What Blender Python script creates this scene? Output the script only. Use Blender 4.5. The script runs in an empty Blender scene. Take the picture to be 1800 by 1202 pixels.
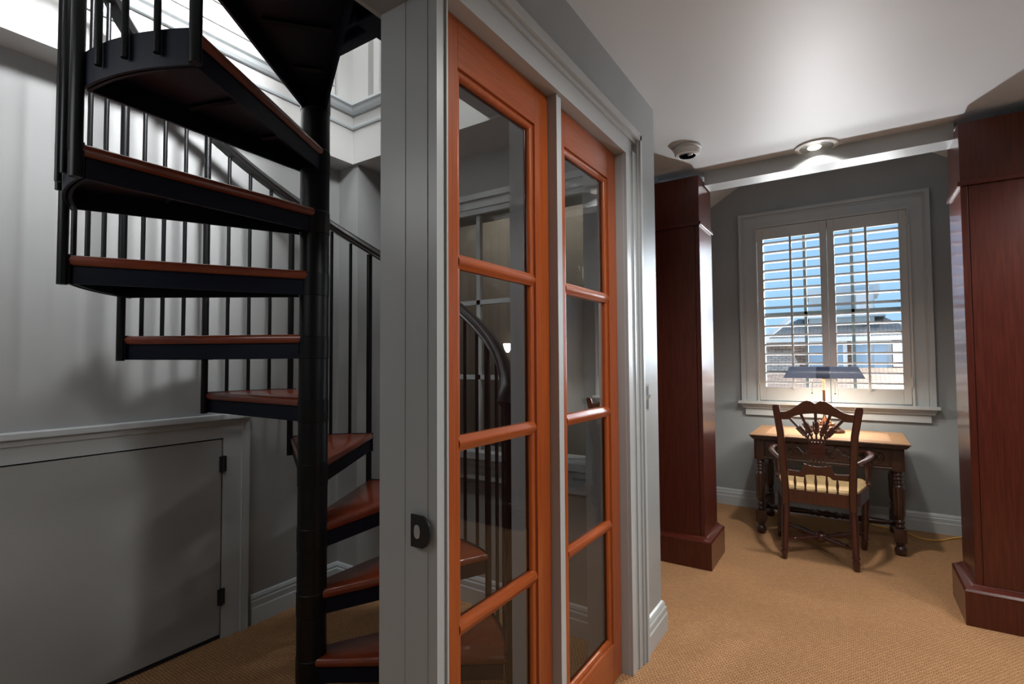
import bpy, bmesh, math, random
from mathutils import Vector, Matrix
random.seed(7)
SC = bpy.context.scene
COL = SC.collection
sin, cos, R = math.sin, math.cos, math.radians
EYE = 1.254

# ------------------------------------------------------------------ camera
yaw, pitch, roll = R(33.395), R(2.114), R(-.368)
fw = Vector((-sin(yaw)*cos(pitch), cos(yaw)*cos(pitch), sin(pitch)))
r0 = Vector((cos(yaw), sin(yaw), 0)); u0 = r0.cross(fw)
rt = r0*cos(roll) + u0*sin(roll); up = -r0*sin(roll) + u0*cos(roll)
cd = bpy.data.cameras.new('camera'); cam = bpy.data.objects.new('camera', cd); COL.objects.link(cam)
cd.sensor_width = 36; cd.lens = 901.95/1800*36; cd.clip_start = .02
cam.matrix_world = Matrix(((rt.x, up.x, -fw.x, 0), (rt.y, up.y, -fw.y, 0), (rt.z, up.z, -fw.z, EYE), (0, 0, 0, 1)))
SC.camera = cam
vs = SC.view_settings
vs.view_transform = 'Standard'; vs.look = 'None'; vs.gamma = 1; vs.use_curve_mapping = False; vs.exposure = 0.0

# ------------------------------------------------------------------ world and lights
w = bpy.data.worlds.new('sky'); SC.world = w; w.use_nodes = True
nt = w.node_tree; bg = nt.nodes['Background']
tc = nt.nodes.new('ShaderNodeTexCoord'); sx = nt.nodes.new('ShaderNodeSeparateXYZ'); cr = nt.nodes.new('ShaderNodeValToRGB')
nt.links.new(tc.outputs['Generated'], sx.inputs[0]); nt.links.new(sx.outputs['Z'], cr.inputs[0]); nt.links.new(cr.outputs[0], bg.inputs[0])
cr.color_ramp.elements[0].position = 0; cr.color_ramp.elements[0].color = (.42, .70, 1, 1)
cr.color_ramp.elements[1].position = .45; cr.color_ramp.elements[1].color = (.22, .50, .95, 1)
bg.inputs[1].default_value = 1.15

def aim(o, loc, to):
    o.location = loc
    o.rotation_euler = (Vector(to)-Vector(loc)).to_track_quat('-Z', 'Y').to_euler()
def area(name, loc, to, sxx, syy, power, col=(1, 1, 1), spread=180):
    l = bpy.data.lights.new(name, 'AREA'); l.shape = 'RECTANGLE'; l.size = sxx; l.size_y = syy
    l.energy = power; l.color = col; l.spread = R(spread)
    o = bpy.data.objects.new(name, l); COL.objects.link(o); aim(o, loc, to); return o
sl = bpy.data.lights.new('sun', 'SUN'); sl.energy = 4; sl.angle = R(3); sl.color = (1, .95, .88)
so = bpy.data.objects.new('sun', sl); COL.objects.link(so); aim(so, (2, 8, 9), (2-.30, 8-1, 9-.52))
area('sky_boost_area', (3.1, 11, 3.0), (.4, 4.8, 1.6), 3.0, 4.0, 1900, (.82, .91, 1))  # added unseen area lamp, boosts the window's glare on glossy faces
area('roof_bounce_fill', (-.2, 9.05, .25), (0, 3.4, 2.3), 6.0, .9, 300, (.98, .99, 1))  # added area lamp standing in for light thrown up by roofs
area('tower_side_light', (-.99, .80, 3.05), (-2.44, 1.0, 2.28), .35, .35, 25, (.97, .98, 1), 72)  # unseen area lamp placed to brighten the upper left wall
area('tower_fill', (-1.6, .9, 4.6), (-1.9, 1.2, 2.2), 1.0, 1.0, 60, (.97, .98, 1))
area('nook_fill', (-1.8, -.40, 2.0), (-2.0, 1.6, .5), .9, .6, 6, (.97, .99, 1))  # added unseen fill lamp, lifts the dim lower nook
# recessed ceiling lamps of the room, out of frame to the right and behind the camera
for i_, (lx_, ly_, e_) in enumerate(((1.2, 1.75, 100), (1.3, 2.6, 70), (.12, 1.45, 70), (1.0, -.9, 50))):
    l = bpy.data.lights.new('room_downlight', 'SPOT'); l.energy = e_; l.spot_size = R(158 if i_ < 3 else 136); l.spot_blend = .5; l.shadow_soft_size = .12; l.color = (1, .98, .955)
    o = bpy.data.objects.new('room_downlight', l); COL.objects.link(o); o.location = (lx_, ly_, 2.44)

# ------------------------------------------------------------------ materials
def mat(name, col, rough=.5, metal=0, spec=.5, coat=0, coat_rough=.1, emit=None, es=0):
    m = bpy.data.materials.new(name); m.use_nodes = True
    b = m.node_tree.nodes['Principled BSDF']
    b.inputs['Base Color'].default_value = (*col, 1); b.inputs['Roughness'].default_value = rough
    b.inputs['Metallic'].default_value = metal; b.inputs['Specular IOR Level'].default_value = spec
    b.inputs['Coat Weight'].default_value = coat; b.inputs['Coat Roughness'].default_value = coat_rough
    if emit: b.inputs['Emission Color'].default_value = (*emit, 1); b.inputs['Emission Strength'].default_value = es
    return m
def N(m, t, **k):
    n = m.node_tree.nodes.new(t)
    for a, v in k.items(): setattr(n, a, v)
    return n
def L(m, a, b): m.node_tree.links.new(a, b)
def noisy(m, c1, c2, scale=(1, 1, 1), ns=4, detail=4, bump=0, bscale=None, dist=0):
    b = m.node_tree.nodes['Principled BSDF']
    t = N(m, 'ShaderNodeTexCoord'); mp = N(m, 'ShaderNodeMapping'); mp.inputs['Scale'].default_value = scale
    n = N(m, 'ShaderNodeTexNoise'); n.inputs['Scale'].default_value = ns; n.inputs['Detail'].default_value = detail
    n.inputs['Distortion'].default_value = dist
    r = N(m, 'ShaderNodeValToRGB'); r.color_ramp.elements[0].color = (*c1, 1); r.color_ramp.elements[1].color = (*c2, 1)
    r.color_ramp.elements[0].position = .3; r.color_ramp.elements[1].position = .7
    L(m, t.outputs['Object'], mp.inputs[0]); L(m, mp.outputs[0], n.inputs['Vector']); L(m, n.outputs['Fac'], r.inputs[0]); L(m, r.outputs[0], b.inputs['Base Color'])
    if bump:
        bu = N(m, 'ShaderNodeBump'); bu.inputs['Strength'].default_value = bump; bu.inputs['Distance'].default_value = .004
        L(m, n.outputs['Fac'], bu.inputs['Height']); L(m, bu.outputs[0], b.inputs['Normal'])
    return m
def wood(name, c1, c2, rough=.35, coat=.6, cr_=.12, sc=(22, 22, 1.2)):
    return noisy(mat(name, c1, rough, coat=coat, coat_rough=cr_), c1, c2, sc, 5, 5, .04, dist=.4)
M = {}
M['wall'] = noisy(mat('wall_paint', (.30, .30, .29), .38, spec=.5), (.280, .302, .310), (.310, .332, .340), (1, 1, 1), 3, 2, 0)
M['wall_nook'] = noisy(mat('wall_paint_nook', (.30, .30, .29), .6, spec=.3), (.285, .290, .286), (.315, .320, .316), (1, 1, 1), 3, 2, 0)
M['ceil'] = mat('ceiling_paint', (.62, .66, .69), .46, spec=.5)
M['trim'] = mat('trim_paint', (.42, .45, .46), .32, spec=.5)
M['shutter'] = mat('shutter_paint', (.5, .495, .475), .35, spec=.5)
M['ship'] = mat('shiplap_paint', (.47, .47, .455), .45)
M['cherry'] = wood('cherry_door_wood', (.27, .052, .009), (.36, .078, .014), .30, .55, .16)
M['cherry_h'] = wood('cherry_door_rail_wood', (.27, .052, .009), (.36, .078, .014), .30, .55, .16, (22, 1.2, 22))
M['tread'] = wood('cherry_tread_wood', (.17, .028, .009), (.23, .042, .013), .3, .6, .12, (3, 3, 8))
M['mahog'] = wood('dark_cherry_cabinet_wood', (.055, .0085, .0045), (.09, .016, .008), .34, .5, .16)
M['chairw'] = wood('walnut_chair_wood', (.040, .008, .005), (.066, .014, .008), .3, .7, .15)
M['deskw'] = wood('dark_oak_desk_wood', (.028, .009, .006), (.052, .018, .010), .35, .6, .2)
M['desktop'] = wood('desk_border_wood', (.34, .17, .065), (.46, .24, .10), .35, .5, .2, (2, 18, 18))
M['inlay'] = wood('desk_inlay_wood', (.55, .31, .16), (.64, .38, .21), .35, .5, .2, (18, 2, 18))
M['rush'] = noisy(mat('woven_rush', (.6, .42, .2), .7), (.55, .36, .15), (.80, .58, .30), (1, 40, 1), 8, 3, .8)
M['steel'] = mat('black_painted_steel', (.002, .0022, .003), .38, 0, .3)
M['rail'] = mat('dark_steel_rail', (.012, .012, .012), .3, 0, .6)
M['pan'] = mat('dark_tread_pan', (.0010, .0030, .013), .5, 0, .25)
M['iron'] = mat('black_iron_hardware', (.012, .012, .012), .45)
M['white'] = mat('white_plastic', (.62, .62, .60), .4)
M['brass'] = mat('antique_copper', (.42, .20, .11), .3, .9)
M['bronze'] = mat('dark_bronze', (.10, .05, .03), .38, .7)
M['shade'] = mat('blue_grey_lamp_glass', (.20, .25, .36), .3, 0, .5)
def translucent(m, col):
    nt_ = m.node_tree; b_ = nt_.nodes['Principled BSDF']; b_.inputs['Base Color'].default_value = (*col, 1)
    tl_ = N(m, 'ShaderNodeBsdfTranslucent'); tl_.inputs[0].default_value = (*col, 1); mx = N(m, 'ShaderNodeMixShader'); mx.inputs[0].default_value = .5
    L(m, b_.outputs[0], mx.inputs[1]); L(m, tl_.outputs[0], mx.inputs[2]); L(m, mx.outputs[0], nt_.nodes['Material Output'].inputs[0])
translucent(M['shade'], (.30, .36, .50))
M['shademid'] = mat('dark_blue_lamp_bracket', (.05, .065, .12), .4)
M['cord'] = mat('amber_cord', (.75, .42, .08), .4)
M['chrome'] = mat('brushed_reflector', (.7, .7, .7), .25, .8)
M['bulb'] = mat('lit_bulb', (1, 1, 1), .5, emit=(1, .93, .8), es=1.3)
M['glow_spot'] = mat('bright_spot_glow', (1, 1, 1), .5, emit=(1, .95, .88), es=2.5)
M['plate'] = mat('grey_plastic_plate', (.30, .30, .29), .6, spec=.2)
M['clap'] = mat('white_clapboard', (.75, .74, .70), .6)
M['hwin'] = mat('house_window_glass', (.25, .34, .42), .1, spec=.8)
M['dark'] = mat('gap_shade_paint', (.01, .011, .016), .8)
M['tanwall'] = mat('tan_room_wall', (.22, .19, .15), .7)
def glassmat():
    m = bpy.data.materials.new('clear_pane'); m.use_nodes = True; nt = m.node_tree; nt.nodes.remove(nt.nodes['Principled BSDF'])
    o = nt.nodes['Material Output']; t = N(m, 'ShaderNodeBsdfTransparent'); g = N(m, 'ShaderNodeBsdfGlossy'); g.inputs['Roughness'].default_value = .0
    t.inputs[0].default_value = (.94, .95, .945, 1)
    f = N(m, 'ShaderNodeFresnel'); f.inputs[0].default_value = 1.5; mx = N(m, 'ShaderNodeMixShader')
    L(m, f.outputs[0], mx.inputs[0]); L(m, t.outputs[0], mx.inputs[1]); L(m, g.outputs[0], mx.inputs[2]); L(m, mx.outputs[0], o.inputs[0])
    return m
M['glass'] = glassmat()
def carpet():
    m = mat('woven_tan_carpet', (.42, .24, .12), .92, spec=.1); b = m.node_tree.nodes['Principled BSDF']
    t = N(m, 'ShaderNodeTexCoord'); br = N(m, 'ShaderNodeTexBrick')
    nz = N(m, 'ShaderNodeTexNoise'); nz.inputs['Scale'].default_value = 30; nz.inputs['Detail'].default_value = 2
    mxv = N(m, 'ShaderNodeMixRGB'); mxv.inputs[0].default_value = .012
    L(m, t.outputs['Object'], nz.inputs['Vector']); L(m, t.outputs['Object'], mxv.inputs[1]); L(m, nz.outputs['Color'], mxv.inputs[2]); L(m, mxv.outputs[0], br.inputs['Vector'])
    br.inputs['Scale'].default_value = 1; br.inputs['Brick Width'].default_value = .016; br.inputs['Row Height'].default_value = .0115
    br.inputs['Mortar Size'].default_value = .0022; br.inputs['Mortar Smooth'].default_value = .8; br.inputs['Bias'].default_value = 0
    br.inputs['Color1'].default_value = (.50, .285, .145, 1); br.inputs['Color2'].default_value = (.43, .235, .115, 1); br.inputs['Mortar'].default_value = (.25, .13, .062, 1)
    L(m, br.outputs['Color'], b.inputs['Base Color'])
    bu = N(m, 'ShaderNodeBump'); bu.inputs['Strength'].default_value = .6; bu.inputs['Distance'].default_value = .004; bu.invert = True
    L(m, br.outputs['Fac'], bu.inputs['Height']); L(m, bu.outputs[0], b.inputs['Normal'])
    return m
M['carpet'] = carpet()
def shingles(name, c1, c2, mort):
    m = mat(name, c1, .85); b = m.node_tree.nodes['Principled BSDF']
    t = N(m, 'ShaderNodeTexCoord'); br = N(m, 'ShaderNodeTexBrick'); L(m, t.outputs['UV'], br.inputs['Vector'])
    br.inputs['Scale'].default_value = 1; br.inputs['Brick Width'].default_value = .13; br.inputs['Row Height'].default_value = .055
    br.inputs['Mortar Size'].default_value = .006; br.inputs['Color1'].default_value = (*c1, 1); br.inputs['Color2'].default_value = (*c2, 1); br.inputs['Mortar'].default_value = (*mort, 1)
    L(m, br.outputs['Color'], b.inputs['Base Color']); return m
M['shingle'] = shingles('grey_brown_shingles', (.40, .33, .27), (.28, .23, .19), (.13, .10, .09))
M['shinglebr'] = shingles('brown_wood_shingles', (.62, .40, .26), (.42, .27, .19), (.20, .13, .10))

for k_ in ('cherry', 'cherry_h', 'mahog'): M[k_].node_tree.nodes['Principled BSDF'].inputs['Specular IOR Level'].default_value = .25
# ------------------------------------------------------------------ mesh helpers
class MB:
    def __init__(s): s.bm = bmesh.new()
    def box(s, x0, x1, y0, y1, z0, z1, bev=0):
        vs_ = [s.bm.verts.new((x, y, z)) for x in (x0, x1) for y in (y0, y1) for z in (z0, z1)]
        fs = [s.bm.faces.new([vs_[i] for i in q]) for q in ((0, 1, 3, 2), (4, 6, 7, 5), (0, 4, 5, 1), (2, 3, 7, 6), (0, 2, 6, 4), (1, 5, 7, 3))]
        if bev:
            es = list({e for f in fs for e in f.edges})
            bmesh.ops.bevel(s.bm, geom=es, offset=bev, segments=2, affect='EDGES', profile=.6)
        return s
    def prism(s, pts, a, b, axis='z', cap=True):
        # pts 2D polygon, extruded between a and b along axis
        def P(p, t): return {'z': (p[0], p[1], t), 'y': (p[0], t, p[1]), 'x': (t, p[0], p[1])}[axis]
        A = [s.bm.verts.new(P(p, a)) for p in pts]; B = [s.bm.verts.new(P(p, b)) for p in pts]; n = len(pts)
        for i in range(n): s.bm.faces.new((A[i], A[(i+1) % n], B[(i+1) % n], B[i]))
        if cap: s.bm.faces.new(A[::-1]); s.bm.faces.new(B)
        return s
    def loft(s, rings, closed=True, caps=True):
        V = [[s.bm.verts.new(p) for p in r] for r in rings]
        n = len(V[0])
        for a, b in zip(V, V[1:]):
            for i in range(n if closed else n-1): s.bm.faces.new((a[i], a[(i+1) % n], b[(i+1) % n], b[i]))
        if caps and closed:
            s.bm.faces.new(V[0][::-1]); s.bm.faces.new(V[-1])
        return s
    def tube(s, path, rad, seg=10, caps=True):
        path = [Vector(p) for p in path]; n = len(path); rings = []
        rads = rad if isinstance(rad, (list, tuple)) else [rad]*n
        ref = None
        for i, p in enumerate(path):
            t = (path[min(i+1, n-1)]-path[max(i-1, 0)]).normalized()
            if ref is None: ref = Vector((0, 0, 1)) if abs(t.z) < .9 else Vector((1, 0, 0))
            a = t.cross(ref).normalized(); c = a.cross(t).normalized(); ref = c
            rings.append([p+a*cos(k*2*math.pi/seg)*rads[i]+c*sin(k*2*math.pi/seg)*rads[i] for k in range(seg)])
        return s.loft(rings, True, caps)
    def lathe(s, prof, base, seg=16, axis=(0, 0, 1)):
        # prof = [(radius, t)], along axis from base
        ax = Vector(axis).normalized(); ref = Vector((1, 0, 0)) if abs(ax.x) < .9 else Vector((0, 1, 0))
        a = ax.cross(ref).normalized(); c = ax.cross(a); base = Vector(base)
        return s.loft([[base+ax*t+(a*cos(k*2*math.pi/seg)+c*sin(k*2*math.pi/seg))*max(r, .0004) for k in range(seg)] for r, t in prof])
    def sweep(s, path, prof, closed=False, upv=(0, 0, 1)):
        # prof 2D (side, up) swept along path
        path = [Vector(p) for p in path]; n = len(path); rings = []; U = Vector(upv)
        for i, p in enumerate(path):
            t0 = (path[i]-path[i-1]).normalized() if i else (path[1]-path[0]).normalized()
            t1 = (path[i+1]-path[i]).normalized() if i < n-1 else t0
            t = (t0+t1).normalized(); sd = t.cross(U).normalized(); k = 1/max(.3, abs(t.dot(t1)))
            uu = sd.cross(t).normalized()
            rings.append([p+sd*q[0]*k+uu*q[1] for q in prof])
        return s.loft(rings)
    def build(s, name, m, parent=None, smooth=False, uv=False):
        bmesh.ops.remove_doubles(s.bm, verts=s.bm.verts, dist=1e-6)
        bmesh.ops.recalc_face_normals(s.bm, faces=s.bm.faces)
        me = bpy.data.meshes.new(name); s.bm.to_mesh(me); s.bm.free()
        o = bpy.data.objects.new(name, me); COL.objects.link(o)
        ms = m if isinstance(m, (list, tuple)) else [m]
        for q in ms: me.materials.append(q)
        if smooth:
            me.polygons.foreach_set('use_smooth', [True]*len(me.polygons))
            try: me.set_sharp_from_angle(angle=R(38))
            except Exception: pass
        if parent is not None:
            o.parent = parent
            o.matrix_parent_inverse = parent.matrix_basis.inverted() if parent.type == 'EMPTY' else Matrix()
        return o
def B(*a, bev=0): return MB().box(*a, bev=bev)
def tag(o, label=None, cat=None, group=None, kind=None):
    if label: o['label'] = label
    if cat: o['category'] = cat
    if group: o['group'] = group
    if kind: o['kind'] = kind
    return o
def thing(name, label, cat, loc=(0, 0, 0), group=None, kind=None):
    o = bpy.data.objects.new(name, None); COL.objects.link(o); o.location = loc; o.empty_display_size = .1
    return tag(o, label, cat, group, kind)
def struct(name, mb, m, label=None, smooth=False):
    o = mb.build(name, m, smooth=smooth); o['kind'] = 'structure'
    if label: o['label'] = label
    return o
def bez(p, n=24):
    # Catmull-Rom through points (2D or 3D)
    out = []
    for i in range(len(p)-1):
        a, b_, c, d = p[max(i-1, 0)], p[i], p[i+1], p[min(i+2, len(p)-1)]
        for k in range(n):
            t = k/n
            out.append(tuple(.5*((2*b_[j])+(-a[j]+c[j])*t+(2*a[j]-5*b_[j]+4*c[j]-d[j])*t*t+(-a[j]+3*b_[j]-3*c[j]+d[j])*t**3) for j in range(len(b_))))
    out.append(tuple(p[-1])); return out

# ------------------------------------------------------------------ room shell
CZ = 2.46          # ceiling
PX, PXB = -.765, -.947   # glazed partition faces
struct('floor', B(-2.60, 2.6, -2.4, 5.0, -.12, 0), M['carpet'], 'tan woven loop carpet')
cm = MB(); cm.box(PXB, 2.6, -2.4, 3.47, CZ, CZ+.1); cm.box(.48, 2.6, 3.47, 3.62, CZ, CZ+.1); cm.box(-1.1, -.77, 3.47, 3.62, CZ, CZ+.1); cm.box(-2.45, PXB, -2.4, -.45, CZ, CZ+.1); cm.box(-2.45, PXB, 2.30, 3.47, CZ, CZ+.1)
struct('ceiling', cm, M['ceil'], 'smooth grey painted ceiling')
# partition wall: pier, wall above the openings
pm = MB(); pm.box(PXB, PX, 2.10, 2.41, 0, CZ); pm.box(PXB, PX, .905, 2.10, 2.16, CZ); pm.box(PXB, PX, -.45, .905, 2.11, CZ); pm.box(PXB, PX, -2.4, -.45, 0, CZ)
struct('wall_partition', pm, M['wall'], 'grey painted partition wall holding the glazed panels')
# hall side wall behind the partition, beside left cabinet
struct('wall_hall', B(-2.2, -1.045, 3.30, 3.42, 0, CZ), M['wall'], 'grey wall behind the left cabinet')
struct('wall_right', MB().box(1.75, 1.87, -2.4, 3.7, 0, CZ).box(1.07, 1.75, 3.30, 3.42, 0, CZ), M['wall'])
struct('wall_rear', B(-2.45, 2.6, -2.52, -2.4, 0, CZ), M['wall'])
hb = MB(); hb.box(-2.3, -2.2, 2.3, 3.42, 0, CZ)
struct('wall_hall_end', hb, M['wall'])
# window wall and dormer
WY = 4.80
wm = MB()
wx0, wx1, wz0, wz1 = -.66, .385, .905, 2.375
wm.box(-1.2, wx0, WY, WY+.16, 0, 2.95); wm.box(wx1, .80, WY, WY+.16, 0, 2.95)
wm.box(wx0, wx1, WY, WY+.16, 0, wz0); wm.box(wx0, wx1, WY, WY+.16, wz1, 2.95)
struct('wall_window', wm, M['wall'], 'grey dormer wall around the shuttered window')
dm = MB(); dm.box(-1.14, -1.03, 3.605, WY, 0, 2.9); struct('wall_dormer_left', dm, M['wall'])
dm = MB(); dm.box(.655, .77, 3.605, WY, 0, 2.9).box(.77, 1.1, 3.605, 3.66, 0, 2.46); struct('wall_dormer_right', dm, M['wall'])
dc = MB(); dc.prism([(-1.03, 2.605), (-.78, 2.76), (.50, 2.79), (.655, 2.68), (.655, 2.95), (-1.03, 2.95)], 3.40, WY, 'y')
struct('ceiling_dormer', dc, M['ceil'])
struct('beam', MB().box(-.755, .470, 3.40, 3.545, 2.370, 2.60).box(-1.14, .77, 3.48, 3.54, 2.47, 2.9), M['trim'], 'pale grey dropped beam between the cabinets').name = 'trim_1'
# nook shell
NL = -2.44
nm = MB()
nm.box(NL-.14, NL, -.45, 2.36, 0, 2.36)
struct('wall_left', nm, M['wall_nook'], 'grey wall behind the spiral stair')
nm = MB(); nm.box(NL-.14, NL, -.57, -.45, 0, 2.36); nm.box(NL, PXB, -.57, -.45, 0, 5)
struct('wall_nook_front', nm, M['wall_nook'])
BX0, BX1, BZ0, BZ1 = -2.12, -.99, .79, 2.03     # nook window opening
nm = MB()
nm.box(NL, -2.28, 1.90, 2.30, 0, 2.36)
nm.box(-2.28, BX0, 2.16, 2.30, 0, 2.36); nm.box(BX1, PXB+.001, 2.16, 2.30, 0, 2.36); nm.box(BX0, BX1, 2.16, 2.30, 0, BZ0); nm.box(BX0, BX1, 2.16, 2.30, BZ1, 2.36)
struct('wall_back', nm, M['wall_nook'], 'grey recessed back wall of the stair nook')
# ledge ring / fascia round the stairwell opening
fm = MB()
fm.box(NL-.14, -2.30, -.45, 1.88, 2.36, 2.66); fm.box(NL-.14, -.947, 1.88, 2.42, 2.36, 2.66)
struct('trim_2', fm, M['ship'], 'pale fascia band round the stairwell opening')
mm = MB()
ogee = [(0, 0), (.012, .0), (.02, .008), (.026, .02), (.036, .026), (.036, .036), (0, .036)]
bead = [(0, 0), (.008, 0), (.012, .008), (.012, .018), (0, .018)]
def run(mb, prof, pts): mb.sweep(pts, prof)
# running +Y along left wall (side = +X), turning to +X along back wall
mm.sweep([(-2.30, -.45, 2.63), (-2.30, 1.88, 2.63), (-.95, 1.88, 2.63)], [(p[0]*1.3, p[1]*1.3) for p in ogee])
mm.sweep([(-2.30, -.45, 2.55), (-2.30, 1.88, 2.55), (-.95, 1.88, 2.55)], bead)
struct('trim_3', mm, M['trim'], 'grey moulding capping the fascia band')
# upper tower walls: panelled shiplap
def boards(mb, along, fixed, a0, a1, z0, z1, pitch=.10, th=.018, sgn=1):
    z = z0
    while z < z1:
        zt = min(z+pitch-.006, z1)
        if along == 'y': mb.box(fixed, fixed+th*sgn, a0, a1, z, zt)
        else: mb.box(a0, a1, fixed-th, fixed, z, zt)
        z += pitch
um = MB(); um.box(-2.50, -2.36, -.45, 2.05, 2.66, 5); um.box(-2.36, -2.33, 1.80, 1.90, 2.66, 5)
boards(um, 'y', -2.36, -.45, 1.79, 2.68, 5)
struct('wall_tower_left', um, M['ship'], 'white shiplap boarding above the stair')
um = MB(); um.box(-2.5, -.8, 1.94, 2.05, 2.66, 5); um.box(-2.36, -2.20, 1.90, 1.94, 2.66, 5); um.box(-2.145, -2.10, 1.89, 1.94, 2.66, 5)
boards(um, 'x', 1.94, -2.10, -.8, 2.68, 5)
struct('wall_tower_back', um, M['ship'], 'white shiplap boarding on the far side above the stair')
um = MB(); um.box(-.947, -.80, -.5, 2.05, 2.58, 5)
struct('wall_tower_right', um, M['ship'])
struct('ceiling_tower', B(-2.5, -.8, -.57, 2.05, 5, 5.1), M['ship'])
# upper floor landing beside the stairwell
lm = MB(); lm.box(-1.36, -1.29, 1.262, 1.88, 2.37, 2.62); lm.box(-1.29, PXB, 1.262, 1.88, 2.40, 2.62)
struct('trim_4', lm, M['trim'], 'grey landing edge above the stair')

# baseboards
bprof = [(0, 0), (.022, 0), (.022, .075), (.018, .08), (.018, .105), (.012, .113), (.014, .120), (.008, .132), (0, .138)]
def baseboard(name, pts, closed=False):
    return struct(name, MB().sweep(pts, bprof), M['trim'])
baseboard('baseboard_left', [(NL, 1.395, 0), (NL, 1.90, 0), (-2.28, 1.90, 0), (-2.28, 2.16, 0), (PXB, 2.16, 0)])
baseboard('baseboard_window', [(-1.03, 3.62, 0), (-1.03, WY, 0), (.655, WY, 0), (.655, 3.62, 0)])
baseboard('baseboard_partition', [(PX, 2.143, 0), (PX, 2.41, 0), (PXB, 2.41, 0)])

# ------------------------------------------------------------------ small access door in the left wall
def leftdoor():
    t = thing('door_1', 'low flush grey access door in the left wall', 'door', (NL, .4, 0), kind='structure'); del t['category']
    B(NL+.001, NL+.016, -.30, 1.248, .022, .902, bev=.002).build('door_panel', M['wall_nook'], t)
    B(NL+.0005, NL+.004, -.30, 1.254, .0, .908).build('gap_shade', M['dark'], t)  # dark sheet standing in for the shade in the door's gap
    for z in (.79, .19):
        mb = MB(); mb.box(NL+.012, NL+.024, 1.236, 1.266, z-.035, z+.035); mb.tube([(NL+.024, 1.252, z-.038), (NL+.024, 1.252, z+.038)], .006, 8)
        tag(mb.build('hinge', M['iron'], t), 'black butt hinge')
    c = MB()
    c.box(NL, NL+.018, 1.254, 1.350, 0, .985); c.box(NL, NL+.018, -.40, 1.254, .908, .985)
    c.box(NL, NL+.030, 1.350, 1.372, 0, 1.0); c.box(NL, NL+.028, 1.337, 1.350, 0, .99)
    c.box(NL, NL+.026, -.40, 1.36, .968, .992, bev=.003); c.box(NL, NL+.042, -.40, 1.382, .992, 1.018, bev=.004)
    c.build('casing', M['trim'], t)
leftdoor()

# ------------------------------------------------------------------ glazed partition frame + two glazed panels
tr = thing('trim_5', 'grey painted casing round the glazed panels', 'trim', (PX, 1.45, 0), kind='structure'); del tr['category']
c = MB()
# near jamb post
c.box(PXB, PX-.0, .858, .885, 0, 2.11); c.box(PXB-.0, PX+.006, .885, .890, 0, 2.11)
c.box(-.866, -.862, .8565, .858, 0, 2.11); c.box(-.838, -.792, .8560, .858, 0, 2.11)
c.build('near_jamb', M['trim'], tr)
c = MB(); c.box(PXB, PX, 1.427, 1.458, 0, 2.11); c.build('mullion_post', M['trim'], tr)
c = MB(); c.box(PXB, PX, 1.998, 2.10, 0, 2.11); c.box(PX, PX+.014, 2.000, 2.10, 0, 2.11); c.box(PX, PX+.020, 2.062, 2.10, 0, 2.135); c.box(PX, PX+.026, 2.10, 2.142, 0, 2.20)
c.box(PX, PX+.034, 2.120, 2.142, 0, 2.22); c.build('far_casing', M['trim'], tr)
c = MB(); c.box(PXB, PX, .858, 2.10, 2.11, 2.16); c.box(PX, PX+.012, -.45, 2.07, 2.11, 2.19); c.box(PX, PX+.020, -.45, 2.12, 2.178, 2.195)
c.box(PX, PX+.034, -.45, 2.144, 2.195, 2.232, bev=.005); c.box(PX, PX+.024, -.45, 2.144, 2.228, 2.240)
c.build('head_casing', M['trim'], tr)
# doorway header underside lining
c = MB(); c.box(PXB-.012, PXB, -.45, 2.1, 2.11, 2.20); c.build('doorway_head', M['trim'], tr)

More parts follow.
